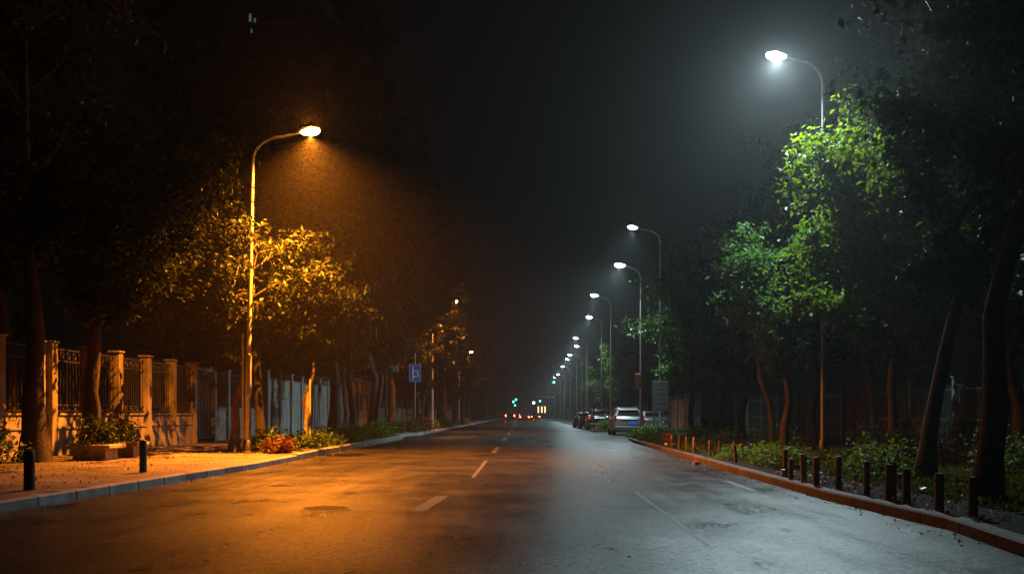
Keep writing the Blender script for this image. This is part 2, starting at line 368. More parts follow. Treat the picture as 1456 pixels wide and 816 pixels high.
sheet('planting_bed', [(9.36,73.7),(9.16,80),(9.16,99),(6.36,101.1),(5.56,104.1),(5.46,430),(40,430),(40,67.25),(9.36,67.25)], .113, 'soil')

# road markings
mk = MB()
def dash(x0,y0,x1,y1,wd,z=.004): mk.add([(x0-wd/2,y0,z),(x0+wd/2,y0,z),(x1+wd/2,y1,z),(x1-wd/2,y1,z)], [(0,1,2,3)])
dash(-1.33,12.3,-1.2,14.6,.2); dash(-.97,18.9,-.98,25.8,.08); dash(-.96,31,-.95,37,.14)
for i in range(9): dash(-.94, 45+i*14, -.94, 51+i*14, .15)
mk_o = struct(mk.obj('road_markings', 'paint'))
mk = MB()
dash(3.35,11.5,3.45,13.2,.16); dash(3.6,15.6,3.66,18.0,.12)
dash(1.68,9.0,1.73,15.6,.05); dash(1.75,19,1.8,26,.05); dash(3.9,30,4.1,38,.1);
struct(mk.obj('road_markings', 'faint_paint'))

# ------------------------------------------------------------------ street lamps
def light(kind, parent, loc, col, power, rad, aim=None, angle=150, blend=.7):
    ld = bpy.data.lights.new('lamp_light', kind); ld.color = col; ld.energy = power; ld.shadow_soft_size = rad
    if kind == 'SPOT': ld.spot_size = R(angle); ld.spot_blend = blend
    o = bpy.data.objects.new('lamp_light', ld); COL.objects.link(o); o.parent = parent; o.location = loc
    if aim is not None: o.rotation_euler = Vector(aim).to_track_quat('-Z','Y').to_euler()
    return o
def street_lamp(label, group, x, y, H, reach, side, warm, power, z0=.12, lean=0., detail=True, r0=.085, drop=.85, cast=True, aim=(-.3,-.25,-1), beam=112):
    """pole with a swept arm; the head hangs `reach` metres towards the road (side=-1 → towards -x)"""
    t = thing('street_lamp', label, 'street lamp', (x,y,z0), 0, group)
    h = H-z0; zb = h-drop; nn = 12 if detail else 6
    MB().lathe((0,0,0), [(.2,0),(.2,.03),(.13,.05),(.115,.34),(.09,.36)], nn).obj('base', 'dark_steel', t, True)
    MB().tube([(lean*u, 0, .3+(zb-.3)*u) for u in (0,.25,.5,.75,1)], [r0*(1-.4*u) for u in (0,.25,.5,.75,1)], nn).obj('pole', 'paint_steel' if warm else 'galv', t, True)
    P0 = Vector((lean,0,zb)); a = []
    for k in range(9):
        u = k/8
        # quarter ellipse then a gentle rise
        ang = u*math.pi/2
        a.append(P0+Vector((side*reach*.62*(1-math.cos(ang)), 0, drop*.82*math.sin(ang))))
    a.append(P0+Vector((side*reach*.85, 0, drop*.9))); a.append(P0+Vector((side*reach, 0, drop*.97)))
    MB().tube(a, [r0*.6-(r0*.25)*k/10 for k in range(11)], nn-2 if detail else 5).obj('arm', 'paint_steel' if warm else 'galv', t, True)
    # head: cobra-shaped housing, tilted up outwards
    hl = .62 if warm else .66; hw = .15
    C0 = P0+Vector((side*(reach+hl*.42), 0, drop+.045)); tilt = math.atan2(.12, 1)
    def shell(prof, z_up, z_dn, m, name, par):
        b = MB(); n = 12; o = 0
        for u, wv, zu, zd in prof:
            for k in range(n):
                an = 2*math.pi*k/n; yy = wv*math.cos(an); zz = (zu if math.sin(an) > 0 else zd)*math.sin(an)
                xx = u*hl
                b.v.append((side*(xx*math.cos(tilt)-zz*math.sin(tilt)), yy, xx*math.sin(tilt)+zz*math.cos(tilt)))
        for i in range(len(prof)-1):
            for k in range(n): b.f.append((i*n+k, i*n+(k+1)%n, (i+1)*n+(k+1)%n, (i+1)*n+k))
        b.f.append(tuple(range(n))); b.f.append(tuple((len(prof)-1)*n+k for k in range(n)))
        ob = b.obj(name, m, par, True); return ob
    hd = shell([(-.5,.045,.045,.045),(-.38,.08,.06,.03),(-.15,hw*.8,.075,.012),(.1,hw*.85,.08,.012),(.35,hw*.7,.065,.012),(.48,hw*.5,.05,.012),(.5,.03,.02,.01)],0,0,'galv' if not warm else 'frame_metal','lamp_head',t)
    hd.location = C0
    df = shell([(-.40,.05,.012,.03),(-.28,hw*.7,.03,.10),(.05,hw*1.02,.05,.16),(.3,hw*.92,.05,.14),(.44,hw*.6,.03,.08),(.47,.03,.01,.02)],0,0,'sodium' if warm else 'led','diffuser',hd)
    df.location = (0,0,-.014)
    c = (1,.255,.014) if warm else (.70,.94,1.)
    lp = C0+Vector((side*.03,0,-.172))
    if cast:
        light('SPOT', t, lp, c, power, .025, (side*.08,0,-1) if warm else aim, 140 if warm else beam, 1. if warm else .85)
        light('POINT', t, C0+Vector((0,0,.22)), c, power*(.006 if warm else .009), .06)
    return t
# warm side
GW = 'orange sodium street lamps'
lw = street_lamp('orange glowing street lamp on tall pale pole beside the leaning trunk', GW, -7.65, 27.5, 9.0, 1.3, 1, True, 54000, .14, .16, True, .075, .8)
MB().box((.07,-.02,2.15),(.10,.13,1.15),0,.015).obj('meter_box', 'pale', lw)
MB().tube([(-.11,-.02,.05),(-.11,-.02,3.3)], .03, 8).obj('conduit', 'paint_steel', lw, True)
MB().tube([(.1,-.03,.05),(.1,-.03,1.5)], .02, 8).obj('cable_pipe', 'dark_steel', lw, True)
street_lamp('orange street lamp half buried in lit yellow leaves beside the parking sign', GW, -6.35, 69, 9.0, 1.2, 1, True, 7500, .14, 0, True, .08)
street_lamp('orange street lamp hidden in trees, next one past the parking sign', GW, -7.3, 112, 8.2, 1.0, 1, True, 3500, .14, 0, False)
# cool side
GC = 'white street lamps in two rows'
RL = [(8.65,28.8,11.55,1.05,8300,'bright white street lamp rising above the bushy lit tree'),
      (8.2,60,12.45,1.35,3600,'tall white street lamp behind the dark notice board'),
      (6.4,54.5,9.35,.85,6500,'white street lamp carrying the small red sign next to the silver car'),
      (6.55,75,10.15,.95,4600,'white street lamp beyond the silver car, behind the black car'),
      (7.8,100,10.95,.95,9000,'white street lamp where the parking bays end, fifth from the bushy tree'),
      (7.6,121,10.45,1.0,9000,'distant white street lamp, sixth from the bushy tree'),
      (8.7,136,10.5,1.2,9000,'distant white street lamp, seventh from the bushy tree'),
      (9.1,156,10.5,1.6,9000,'distant white street lamp, eighth from the bushy tree'),
      (8.9,168,10.5,1.3,9000,'distant white street lamp, ninth from the bushy tree'),
      (9.2,198,10.7,1.2,9000,'distant white street lamp, tenth from the bushy tree'),
      (9.4,232,10.5,1.2,9000,'distant white street lamp, eleventh from the bushy tree'),
      (9.3,255,10.6,1.2,9000,'white street lamp at the far end of its row near the green signal')]
lamps = [street_lamp(l, GC, x, y, H, rc, -1, False, p, .115, 0, y < 110, .075, **(dict(aim=(-.05,-.62,-1), beam=122) if y < 30 else dict(aim=(-.5,-.05,-1), beam=150) if y == 54.5 else {})) for x,y,H,rc,p,l in RL]

# red sign on the third pole, notice board behind the second
s = thing('pole_sign', 'small red upright sign with pale lettering strapped to a lamp pole', 'sign', (6.28,54.35,3.0))
MB().box((-.06,0,0),(.30,.03,.85),0,.01).obj('sign_panel', 'red', s)
b = MB()
for z, wd in ((.28,.2),(.12,.16),(-.04,.21),(-.2,.15),(-.33,.19)): b.box((-.06,-.0185,z),(wd,.006,.07))
b.obj('lettering', 'white', s); MB().box((.1,0,.2),(.1,.04,.04)).obj('bracket', 'dark_steel', s); MB().box((.1,0,-.2),(.1,.04,.04)).obj('bracket', 'dark_steel', s)
s = thing('notice_board', 'large dark slatted notice board on legs behind the red sign', 'notice board', (7.9,57.5,.115))
MB().box((0,0,2.15),(.95,.07,1.75),0,.015).obj('board', 'panel', s)
b = MB()
for k in range(6): b.box((0,-.043,1.45+k*.28),(.86,.012,.1))
b.obj('slat', 'trim', s)
for sx in (-.38,.38): MB().tube([(sx,.06,-.05),(sx,.06,1.9)], .035).obj('leg', 'dark_steel', s, True)

# ------------------------------------------------------------------ parking sign and teal sign
s = thing('parking_sign', 'blue parking sign on a thin pole beside the yellow topped hedge', 'road sign', (-7.0,64,.137))
MB().tube([(0,0,-.05),(0,0,5.0)], .045, 10).obj('pole', 'galv', s, True)
MB().box((0,-.07,3.72),(.74,.03,1.12),0,.02).obj('sign_panel', 'blue', s)
b = MB()
b.box((-.13,-.0875,3.72),(.09,.007,.86))
for (cx,cz,sx,sz) in ((.05,3.86,.27,.08),(.05,3.50,.27,.08),(.18,3.68,.09,.42)): b.box((cx,-.0880,cz),(sx,.006,sz))
b.obj('letter', 'white', s)
b = MB()
for (cx,cz,sx,sz) in ((0,4.26,.72,.025),(0,3.18,.72,.025),(-.355,3.72,.025,1.06),(.355,3.72,.025,1.06)): b.box((cx,-.0885,cz),(sx,.005,sz))
b.obj('border', 'white', s)
MB().box((-.1,0,4.72),(.3,.06,.05)).obj('bracket', 'galv', s); MB().tube([(0,0,2.3),(.32,-.02,2.45)], .03).obj('side_arm', 'galv', s, True)
s = thing('blank_sign', 'faded teal blank sign board in the trees beside the parking sign', 'sign', (-7.7,58,.137))
MB().tube([(-.3,0,-.05),(-.3,0,3.95)], .04).obj('pole', 'dark_steel', s, True); MB().box((.05,-.06,3.72),(.68,.03,.40),0,.01).obj('sign_panel', 'teal', s)

# ------------------------------------------------------------------ trees
def leaf_mesh(name, P, size, rng, m, droop=.35):
    n = len(P); P = np.asarray(P)
    yaw = rng.uniform(0, 2*np.pi, n); pit = rng.normal(droop, .55, n)
    d = np.stack([np.cos(yaw)*np.cos(pit), np.sin(yaw)*np.cos(pit), -np.sin(pit)], 1)
    up = np.stack([rng.normal(0,.5,n), rng.normal(0,.5,n), np.ones(n)], 1)
    s = np.cross(d, up); s /= np.linalg.norm(s, axis=1)[:,None]+1e-9
    nn = np.cross(s, d)
    L = size*rng.uniform(.6,1.25,n)[:,None]; W = L*.27
    m1 = P+d*L*.42
    V = np.empty((n,4,3)); V[:,0] = P; V[:,1] = m1+s*W+nn*W*.4; V[:,2] = P+d*L-nn*L*.06; V[:,3] = m1-s*W+nn*W*.4
    me = bpy.data.meshes.new(name)
    me.vertices.add(4*n); me.vertices.foreach_set('co', V.reshape(-1).astype(np.float32))
    F = (np.arange(n)*4)[:,None]+np.array([[0,1,2,0,2,3]])
    me.loops.add(6*n); me.loops.foreach_set('vertex_index', F.reshape(-1).astype(np.int32))
    me.polygons.add(2*n); me.polygons.foreach_set('loop_start', (np.arange(2*n)*3).astype(np.int32))
    me.update(calc_edges=True); me.validate(); me.materials.append(M[m])
    return me

def grow(h, bare, rad, nl, tw, lv, leaf, seed, shape='round', lean=(0,0), r0=None, sag=.0, clump=.22):
    """returns (trunk mesh builder, leaf points, leaf size)"""
    rng = np.random.default_rng(seed); tb = MB(); r0 = r0 or h*.014+.03
    top = h*.93; wob = rng.normal(0, .015*h, (9,2)); wob[0] = 0; wob[1] *= .3
    def tp(t):
        i = min(int(t*8), 7); f = t*8-i; o = wob[i]*(1-f)+wob[i+1]*f
        return Vector((lean[0]*t**1.3+o[0], lean[1]*t**1.3+o[1], top*t))
    tr = lambda t: r0*(1-t)**.75+.012
    tb.tube([tp(k/16)-Vector((0,0,.08 if k == 0 else 0)) for k in range(17)], [tr(k/16)*(1.75 if k == 0 else 1.15 if k == 1 else 1)*(1+rng.normal(0,.05)) for k in range(17)], 9)
    pts = []; zc = (bare+h)/2; hz = (h-bare)/2
    for i in range(nl):
        f = (i+.5)/nl; z = bare*.9+(h*.93-bare*.9)*f**.9; t = min(.98, z/top)
        if shape == 'round': er = rad*max(.25, math.sqrt(max(0, 1-((z-zc)/(hz*1.08))**2)))
        elif shape == 'cone': er = rad*(max(.10, (1-f)**.75))*(.55+.45*min(1, f*5))
        else: er = rad*(.55+.6*math.sin(math.pi*f**.8))
        er *= rng.uniform(.6,1.15)
        az = i*2.39996+rng.normal(0,.35); el = (rng.uniform(.15,.75) if shape != 'cone' else rng.uniform(.3,.9))
        a = tp(t); d = Vector((math.cos(az)*math.cos(el), math.sin(az)*math.cos(el), math.sin(el)))
        n = 5; path = [a]; step = er/n/max(.5, math.cos(el))
        for k in range(n):
            d = (d+Vector((rng.normal(0,.16), rng.normal(0,.16), rng.normal(.02-sag,.12)))).normalized(); path.append(path[-1]+d*step)
        rr = max(.012, tr(t)*.5)
        tb.tube(path, [rr*(1-.85*k/n) for k in range(n+1)], 5)
        for j in range(tw):
            u = rng.uniform(.25,1.0)*n; k = min(int(u), n-1); q = path[k].lerp(path[k+1], u-k)
            dd = Vector((d.x*.5+rng.normal(0,.6), d.y*.5+rng.normal(0,.6), rng.normal(.15,.45))).normalized()
            ln = er*rng.uniform(.14,.34)+.15
            e1 = q+dd*ln*.5; e2 = q+dd*ln+Vector((0,0,-ln*.12))
            tb.tube([q,e1,e2], [.010,.007,.004], 3, False)
            nlv = int(lv*rng.uniform(.5,1.5)); uu = rng.uniform(.1,1.1,nlv)[:,None]
            base = np.array(q)[None]*(1-uu)+np.array(e2)[None]*uu
            pts.append(base+rng.normal(0, clump*ln+.03, (nlv,3))*np.array([1,1,.7]))
    return tb, np.concatenate(pts), leaf, rng
def tree(name, label, loc, g, m_leaf, m_bark='bark', group=None, rz=0., cat='tree', droop=.35, squash=1.):
    tb, P, lf, rng = g
    t = thing(name, label, cat, loc, rz, group)
    tb.obj('trunk', m_bark, t, True); link(leaf_mesh('crown', P, lf, rng, m_leaf, droop), 'crown', t)
    t.scale[1] = squash
    return t

# --- right side
tree('street_tree', 'bushy tree with bright green crown hiding the middle of the brightest lamp pole', (9.9,26.8,.115), grow(8.1,2.7,3.2,34,16,54,.195,11,'round',r0=.13), 'leaf_r', group='trees along the white lamps')
tree('street_tree', 'smaller tree with cool green lit leaves standing next to the bushy tree', (7.7,29.4,.115), grow(6.1,2.3,1.6,22,11,30,.18,12,'round',(-.3,0),r0=.12), 'leaf_b', group='trees along the white lamps', rz=1.)
tree('street_tree', 'dark leaning tree with thick trunk behind the log bollards', (6.55,16.3,.115), grow(9.0,3.4,1.7,26,12,48,.17,13,'round',(2.2,.2),r0=.115), 'leaf_d', group='trees along the white lamps', rz=.4)
tree('street_tree', 'thick reddish dark trunk closest to the camera beside the last log bollard', (5.75,12.4,.115), grow(10,4.4,2.3,24,12,44,.17,14,'round',(1.9,.2),r0=.14), 'leaf_d', group='trees along the white lamps', rz=.2)
tree('slender_tree', 'thin crooked tree between the cool lit tree and the log posts', (7.9,31.5,.115), grow(6.2,3.0,1.4,14,8,22,.17,15,'round',(-.9,.2),r0=.09), 'leaf_b', group='trees along the white lamps')
mA = tree('street_tree', 'medium street tree with green fringe just before the lamp with red sign', (8.6,51,.115), grow(8.8,2.8,3.0,22,12,30,.24,21,'round'), 'leaf_b', group='trees along the white lamps')
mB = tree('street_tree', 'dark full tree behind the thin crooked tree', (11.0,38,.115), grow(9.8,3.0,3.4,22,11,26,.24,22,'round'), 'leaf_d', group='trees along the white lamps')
for k, (x,y,s,src,lab) in enumerate([
    (9.7,44.5,.95,mB,'dark street tree in front of the pale pillared wall'),
    (11.5,33,1.0,mB,'dark street tree behind the brightest lamp pole'),
    (12.0,24,1.05,mB,'dark street tree between the bushy tree and the picket fence'),
    (10.8,19,1.0,mB,'dark full tree behind the leaning thick trunk'),
    (10.2,13.5,1.0,mB,'dark full tree behind the thick reddish trunk'),
    (11.6,62,1.0,mA,'street tree behind the notice board'),
    (11.4,70,.9,mA,'street tree behind the silver parked car'),
    (11.2,79,.95,mA,'street tree behind the black parked car'),
    (11.0,88,.9,mA,'street tree second beyond the silver parked car'),
    (9.6,98,.85,mA,'street tree third beyond the silver parked car'),
    (10.5,109,.9,mA,'street tree fourth beyond the silver parked car'),
    (10.3,120,.85,mA,'street tree fifth beyond the silver parked car'),
    (11.2,131,.95,mA,'street tree sixth beyond the silver parked car'),
    (11.0,144,.9,mA,'street tree seventh beyond the silver parked car'),
    (11.4,158,.9,mA,'street tree eighth beyond the silver parked car'),
    (11.2,174,.9,mA,'street tree ninth beyond the silver parked car'),
    (11.4,192,.95,mA,'street tree tenth beyond the silver parked car'),
    (11.5,212,.95,mA,'street tree eleventh beyond the silver parked car'),
    (11.5,236,.95,mA,'street tree farthest in the white lamp row')]):
    dup(src, (x,y,.115), k*1.7+.5, s, lab)
# taller dark trees behind the picket fence
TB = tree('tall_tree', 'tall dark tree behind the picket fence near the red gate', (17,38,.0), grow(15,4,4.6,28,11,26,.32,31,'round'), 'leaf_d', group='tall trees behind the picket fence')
for x,y,s,lab in [(15.5,24,1.,'tall dark tree behind the picket fence opposite the log bollards'),(18,52,1.1,'tall dark tree behind the fence, after the one by the red gate'),
                  (17.5,68,1.1,'tall dark tree rising behind the pale pillared wall'),(18,90,1.1,'tall dark tree behind the wall beyond the parked cars'),(14.5,16,.9,'tall dark tree behind the fence at the picture edge')]:
    dup(TB, (x,y,0), x*y, s, lab)

# --- left side
GL = 'tall dark trees along the planter'
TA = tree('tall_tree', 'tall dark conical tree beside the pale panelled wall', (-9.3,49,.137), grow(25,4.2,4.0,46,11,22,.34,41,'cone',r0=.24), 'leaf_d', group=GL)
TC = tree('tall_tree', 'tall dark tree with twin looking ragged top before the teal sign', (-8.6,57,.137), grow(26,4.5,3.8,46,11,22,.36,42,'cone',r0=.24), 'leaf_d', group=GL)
ords = 'first second third fourth fifth sixth seventh eighth ninth tenth eleventh twelfth thirteenth fourteenth fifteenth'.split()
for k, (x,y,s) in enumerate([(-9.4,71,1.02),(-8.8,82,1.),(-9.2,93,1.03),(-8.9,105,.98),(-9.3,117,1.0),(-8.9,130,1.04),(-9.2,144,.97),(-8.9,158,1.03),(-9.2,173,1.),(-9.0,190,1.),(-9.2,208,1.02),(-9.,228,.98),(-9.2,250,1.)]):
    dup((TA,TC)[k%2], (x,y,.137), k*2.1+.3, s, f'tall dark tree, {ords[k]} beyond the parking sign')
for k, (x,y,s,lab) in enumerate([(-17,33,.85,'tall dark tree rising behind the grille fence'),(-15.8,46,.95,'tall dark tree behind the gate in the wall'),
        (-17,22,.75,'tall dark tree behind the grille fence at the picture edge'),(-19,60,1.05,'tall dark tree behind the pale panelled wall'),(-19,76,1.1,'tall dark tree behind the orange lit wall')]):
    dup((TC,TA)[k%2], (x,y,0), k*1.3+1, s, lab, 'tall trees behind the left boundary wall')
GF = 'broadleaf trees by the orange lamp'
tree('broadleaf_tree', 'dark spreading tree whose branches hang in front of the orange lamp pole', (-10.45,24.0,.137), grow(6.9,3.7,3.4,40,18,46,.18,51,'round',(.30,.3),r0=.24), 'leaf_d', group=GF, squash=.7)
tree('broadleaf_tree', 'dark thick trunk in front of the grille fence, leafless low down', (-11.0,22.4,.137), grow(12,5,4.2,22,10,26,.19,52,'round',(-.5,0),r0=.22), 'leaf_d', group=GF)
tree('leaning_tree', 'small leaning tree with orange lit trunk behind the orange lamp', (-8.25,28.3,.137), grow(6.3,3.2,1.9,18,9,20,.19,53,'round',(.75,-.1),r0=.12), 'leaf_o', 'pale_bark', GF)
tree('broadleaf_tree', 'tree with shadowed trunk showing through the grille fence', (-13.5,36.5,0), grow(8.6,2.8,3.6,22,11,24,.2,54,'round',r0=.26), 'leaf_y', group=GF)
th = tree('slender_tree', 'slender tree with whitewashed forked trunk in the planter hedge', (-7.1,32.3,.137), grow(6.6,3.4,1.75,20,12,28,.17,55,'round',(.45,.2),r0=.06), 'leaf_o', 'bark', GF)
MB().tube([(-.0,0,0),(.03,0,.6),(.07,.02,1.3),(.10,.03,2.0)], [.115,.078,.07,.064], 10).obj('lime_wash', 'limewash', th, True)
MB().tube([(.18,-.1,0),(.18,-.1,2.2)], .03, 6).obj('stake', 'pale', th)
ST = tree('planter_tree', 'dark trunked planter tree beside the slender whitewashed tree', (-8.6,39.5,.137), grow(10,3.2,3.0,20,10,24,.22,56,'round',r0=.15), 'leaf_d', group='dark trees in the planter')
for k, (x,y,s,lab) in enumerate([(-7.5,43.5,1.,'dark planter tree midway along the planter hedge'),(-9.0,34.2,.95,'dark trunked tree between the orange lamp and slender tree'),
     (-7.6,51,1.05,'thick dark tree at the far tip of the planter'),(-10.4,58,1.,'dark tree in front of the orange lit wall')]):
    dup(ST, (x,y,.137), k*2+1, s, lab)
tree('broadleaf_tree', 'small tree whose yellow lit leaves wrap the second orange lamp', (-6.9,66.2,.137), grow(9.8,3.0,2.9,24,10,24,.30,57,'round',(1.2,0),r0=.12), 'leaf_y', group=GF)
dup(ST, (-6.7,109.5,.137), 2.2, 1.05, 'small tree around the orange lamp past the parking sign'); dup(ST, (-7.3,106,.137), .8, 1.0, 'small tree hiding the orange lamp past the parking sign'); dup(ST, (-6.3,103,.137), 3.8, 1.1, 'small tree in front of the hidden orange lamp past the parking sign')

# ------------------------------------------------------------------ shrubs and ground cover
def shrub(name, label, loc, dims, n, leaf, m, seed, group, cat='shrub'):
    rng = np.random.default_rng(seed); t = thing(name, label, cat, loc, 0, group)
    k = max(5, n//45); c = rng.normal(0,1,(k,3)); c /= np.linalg.norm(c,axis=1)[:,None]
    c *= rng.uniform(.3,.95,(k,1)); c[:,2] = np.abs(c[:,2])*.9+.05
    dd = np.array(dims)/np.array([2,2,1]); c = c*dd
    idx = rng.integers(0,k,n); P = c[idx]+rng.normal(0,1,(n,3))*(dd*.16+.02); P[:,2] = np.clip(P[:,2], .01, None)
    b = MB()
    for q in c[:24]: b.tube([(q[0]*.15,q[1]*.15,-.03),(q[0]*.6,q[1]*.6,q[2]*.6),tuple(q)], [.012,.008,.004], 4, False)
    b.obj('stem', 'bark', t); link(leaf_mesh('foliage', P, leaf, rng, m, -.25), 'foliage', t)
    return t
GS = 'shrubs in the planter by the orange lamp'
for i, (x,y,dx,dy,h,n,m,lab) in enumerate([
    (-6.75,27.4,.9,1.5,.42,900,'leaf_red','low red brown shrub at the planter nose by the orange lamp'),
    (-7.5,29.3,1.5,2.2,.62,1500,'leaf_s','rounded green shrub right behind the red brown shrub'),
    (-6.9,31.5,1.4,2.6,.6,1300,'leaf_s','green shrub second from the orange lamp in the planter'),
    (-7.0,34.5,1.5,3.2,.58,1300,'leaf_s','green shrub under the slender whitewashed tree'),
    (-6.9,38.,1.4,3.6,.6,1300,'leaf_s','green shrub just past the slender whitewashed tree'),
    (-6.9,42,1.4,4.,.6,1300,'leaf_s','green shrub midway along the planter edge'),
    (-6.9,46,1.4,4.,.6,1200,'leaf_s','green shrub near the far tip of the planter'),
    (-7.1,50,1.2,3.,.7,900,'leaf_s','green shrub at the foot of the thick dark tree'),
    (-7.5,58.5,1.2,2.5,.7,900,'leaf_y','yellow topped hedge clump under the teal sign'),
    (-6.95,61,1.4,2.5,.85,1000,'leaf_y','yellow topped rounded hedge beside the parking sign'),
    (-6.8,66.5,1.4,4.,.9,900,'leaf_red','brownish hedge at the foot of the second orange lamp'),
    (-6.9,74,1.4,6.,.8,900,'leaf_s','green hedge just beyond the second orange lamp'),
    (-6.9,86,1.4,9.,.8,900,'leaf_s','green hedge second beyond the second orange lamp'),
    (-6.9,112,1.4,8.,.9,800,'leaf_y','yellow lit hedge under the orange lamp past the parking sign')]):
    shrub('shrub', lab, (x,y,.14), (dx,dy,h), n, .13 if y < 45 else .2, m, 100+i, GS)
GR = 'shrubs behind the white lamp side kerb'
for i, (x,y,dx,dy,h,n,m,lab) in enumerate([
    (5.5,21.0,1.3,3.0,.42,1300,'leaf_s','bright low green shrub behind the cup and pale bollards'),
    (5.25,24.2,1.1,2.6,.36,900,'leaf_s','low green shrub before the tilted pale post'),
    (5.9,16.6,1.1,1.8,.52,1100,'leaf_s','light green shrub between the banded and dark bollards'),
    (6.9,19.5,1.6,2.2,.6,900,'leaf_s','green shrub at the foot of the brightest lamp pole'),
    (8.3,21.5,2.4,2.4,.95,1500,'leaf_b','dark green hedge behind the leaning thick trunk'),
    (9.6,20.0,2.2,2.2,1.0,1300,'leaf_b','dark green hedge next to the pale fence posts'),
    (8.6,17.0,2.0,2.0,.8,1100,'leaf_b','dark green hedge behind the thick reddish trunk'),
    (8.0,31.,2.0,3.,.8,900,'leaf_b','dark hedge behind the thin crooked tree'),
    (7.0,36,2.2,4.,.8,900,'leaf_b','dark hedge behind the red barrier'),
    (5.6,41.5,1.5,3.6,.42,1100,'leaf_s','green shrub beyond the red barrier'),
    (5.9,46.5,1.8,4.2,.45,1300,'leaf_s','bright green shrub at the curve of the red kerb'),
    (6.9,51.2,1.7,3.4,.5,1200,'leaf_s','green shrub at the kerb tip behind the silver car'),
    (8.6,49,2.2,4.,.75,900,'leaf_b','leafy shrub in front of the notice board'),
    (5.6,70.3,1.0,2.6,.75,700,'leaf_s','small shrub on the kerb island beside the wooden post'),
    (6.6,104,1.6,5.,.9,700,'leaf_s','distant shrub where the parking bays end')]):
    shrub('shrub', lab, (x,y,.115), (dx,dy,h), n, .12 if y < 40 else .17, m, 200+i, GR)
# potted greenery by the grille fence
GP = 'planter boxes by the grille fence'
for i,(x,y,lab) in enumerate([(-10.0,23.3,'low stone planter box with leafy shrub by the dark thick trunk'),(-10.1,25.2,'low stone planter box with leafy shrub under the spreading tree')]):
    t = thing('planter_box', lab, 'planter', (x,y,.137), 0, GP)
    b = MB(); b.box((0,0,.32),(1.0,1.0,.10),0,.02); b.box((0,0,.14),(.7,.7,.28)); b.obj('box', 'stained', t)
    s2 = shrub('shrub', lab.replace('low stone planter box with leafy','leafy').replace(' by the',' in the planter box by the').replace(' under the',' in the planter box under the'), (x,y,.5), (1.2,1.2,.65), 700, .13, 'leaf_d', 300+i, 'shrubs by the grille fence')
shrub('shrub', 'low weedy shrub against the grille fence wall', (-11.6,26.5,.137), (.9,2.2,.5), 500, .12, 'leaf_s', 311, 'shrubs by the grille fence')
shrub('shrub', 'dark shrub at the foot of the dim fence end', (-11.5,21.6,.137), (1.,2.2,.9), 600, .13, 'leaf_s', 312, 'shrubs by the grille fence')
# grass and fallen leaves (uncountable)
rng = np.random.default_rng(5)
def scatter(name, label, P, size, m, droop, sd):
    o = link(leaf_mesh(name, P, size, np.random.default_rng(sd), m, droop), name); o['kind'] = 'stuff'; o['label'] = label; return o
n = 16000; y = 10+38*rng.random(n)**1.3; x = 4.9+rng.random(n)**1.1*4.2+np.where(y<20, .5, 0)
scatter('grass', 'short dark grass and weeds behind the white lamp side kerb', np.stack([x,y,np.full(n,.115)],1), .13, 'grass', -1.0, 1)
n = 800; y = 9.5+9*rng.random(n); x = 4.45+rng.random(n)*1.5+.04*rng.random(n)
scatter('fallen_leaves', 'pale fallen leaves and litter scraps around the log bollards', np.stack([x,y,.122+.02*rng.random(n)],1), .075, 'leaf_dry', 0, 2)
n = 1200; y = 12+16*rng.random(n); x = -6.6-rng.random(n)**.8*5
scatter('fallen_leaves', 'dry fallen leaves scattered over the orange lit pavement', np.stack([x,y,.141+.012*rng.random(n)],1), .06, 'leaf_dry', 0, 3)
n = 500; y = 9+25*rng.random(n); x = np.where(rng.random(n)<.5, 4.2-.35*rng.random(n)**2, -5.9-.25*rng.random(n)-np.clip((22-y)*.04,0,.5)+.3)
scatter('fallen_leaves', 'dry leaves gathered in the road gutter', np.stack([x,y,.006+.01*rng.random(n)],1), .05, 'leaf_dry', 0, 4)

# ------------------------------------------------------------------ boundary walls and fences
def grille_bay(b, x, y0, y1, z0, z1):
    for z in (z0+.06, z0+.22, z1-.38, z1-.08): b.box((x,(y0+y1)/2,z),(.035,y1-y0,.03))
    n = max(3, int((y1-y0)/.17))
    for k in range(n):
        yy = y0+(y1-y0)*(k+.5)/n; b.box((x,yy,(z0+z1)/2),(.02,.02,z1-z0-.04))
    m = max(2, int((y1-y0)/.34))
    for k in range(m):
        yy = y0+(y1-y0)*(k+.5)/m
        for zc in (z1-.23, z0+.14):
            pts = [(x,yy+.09*math.cos(a*math.pi/4),zc+.09*math.sin(a*math.pi/4)*(1 if zc > z0+1 else .6)) for a in range(9)]
            b.tube(pts, .011, 4, False)
def wall_run(name, label, x, posts, wall_h, top, wm, pm, gm, pw=.3, ledge=True, cat='fence', z=.137, group=None):
    t = thing(name, label, cat, (x, posts[0], z), 0, group); o = posts[0]
    for p in posts:
        b = MB(); b.box((0,p-o,top/2),(pw,pw,top),0,.012); b.box((0,p-o,top+.03),(pw+.08,pw+.08,.06),0,.012); b.obj('pillar', pm, t)
    for a, c in zip(posts, posts[1:]):
        a2, c2 = a-o+pw/2, c-o-pw/2
        b = MB(); b.box((-.03,(a2+c2)/2,wall_h/2),(.18,c2-a2,wall_h))
        if ledge: b.box((-.02,(a2+c2)/2,wall_h*.68),(.24,c2-a2,.05)); b.box((-.02,(a2+c2)/2,wall_h+.025),(.26,c2-a2,.05))
        b.obj('low_wall', wm, t)
        if gm:
            b = MB(); grille_bay(b, 0, a2, c2, wall_h+.05, top-.05); b.obj('grille', gm, t)
    return t
wall_run('grille_fence', 'orange lit concrete boundary wall with pillars and dark iron grilles', -12.2, [25.6,27.7,29.8,32.1,34.4,36.6], 1.05, 2.9, 'stained', 'stained', 'iron')
wall_run('grille_fence', 'dim unlit end of the grille fence at the picture edge', -12.35, [18.6,21,23.3,25.25], 1.05, 2.9, 'concrete', 'concrete', 'iron')
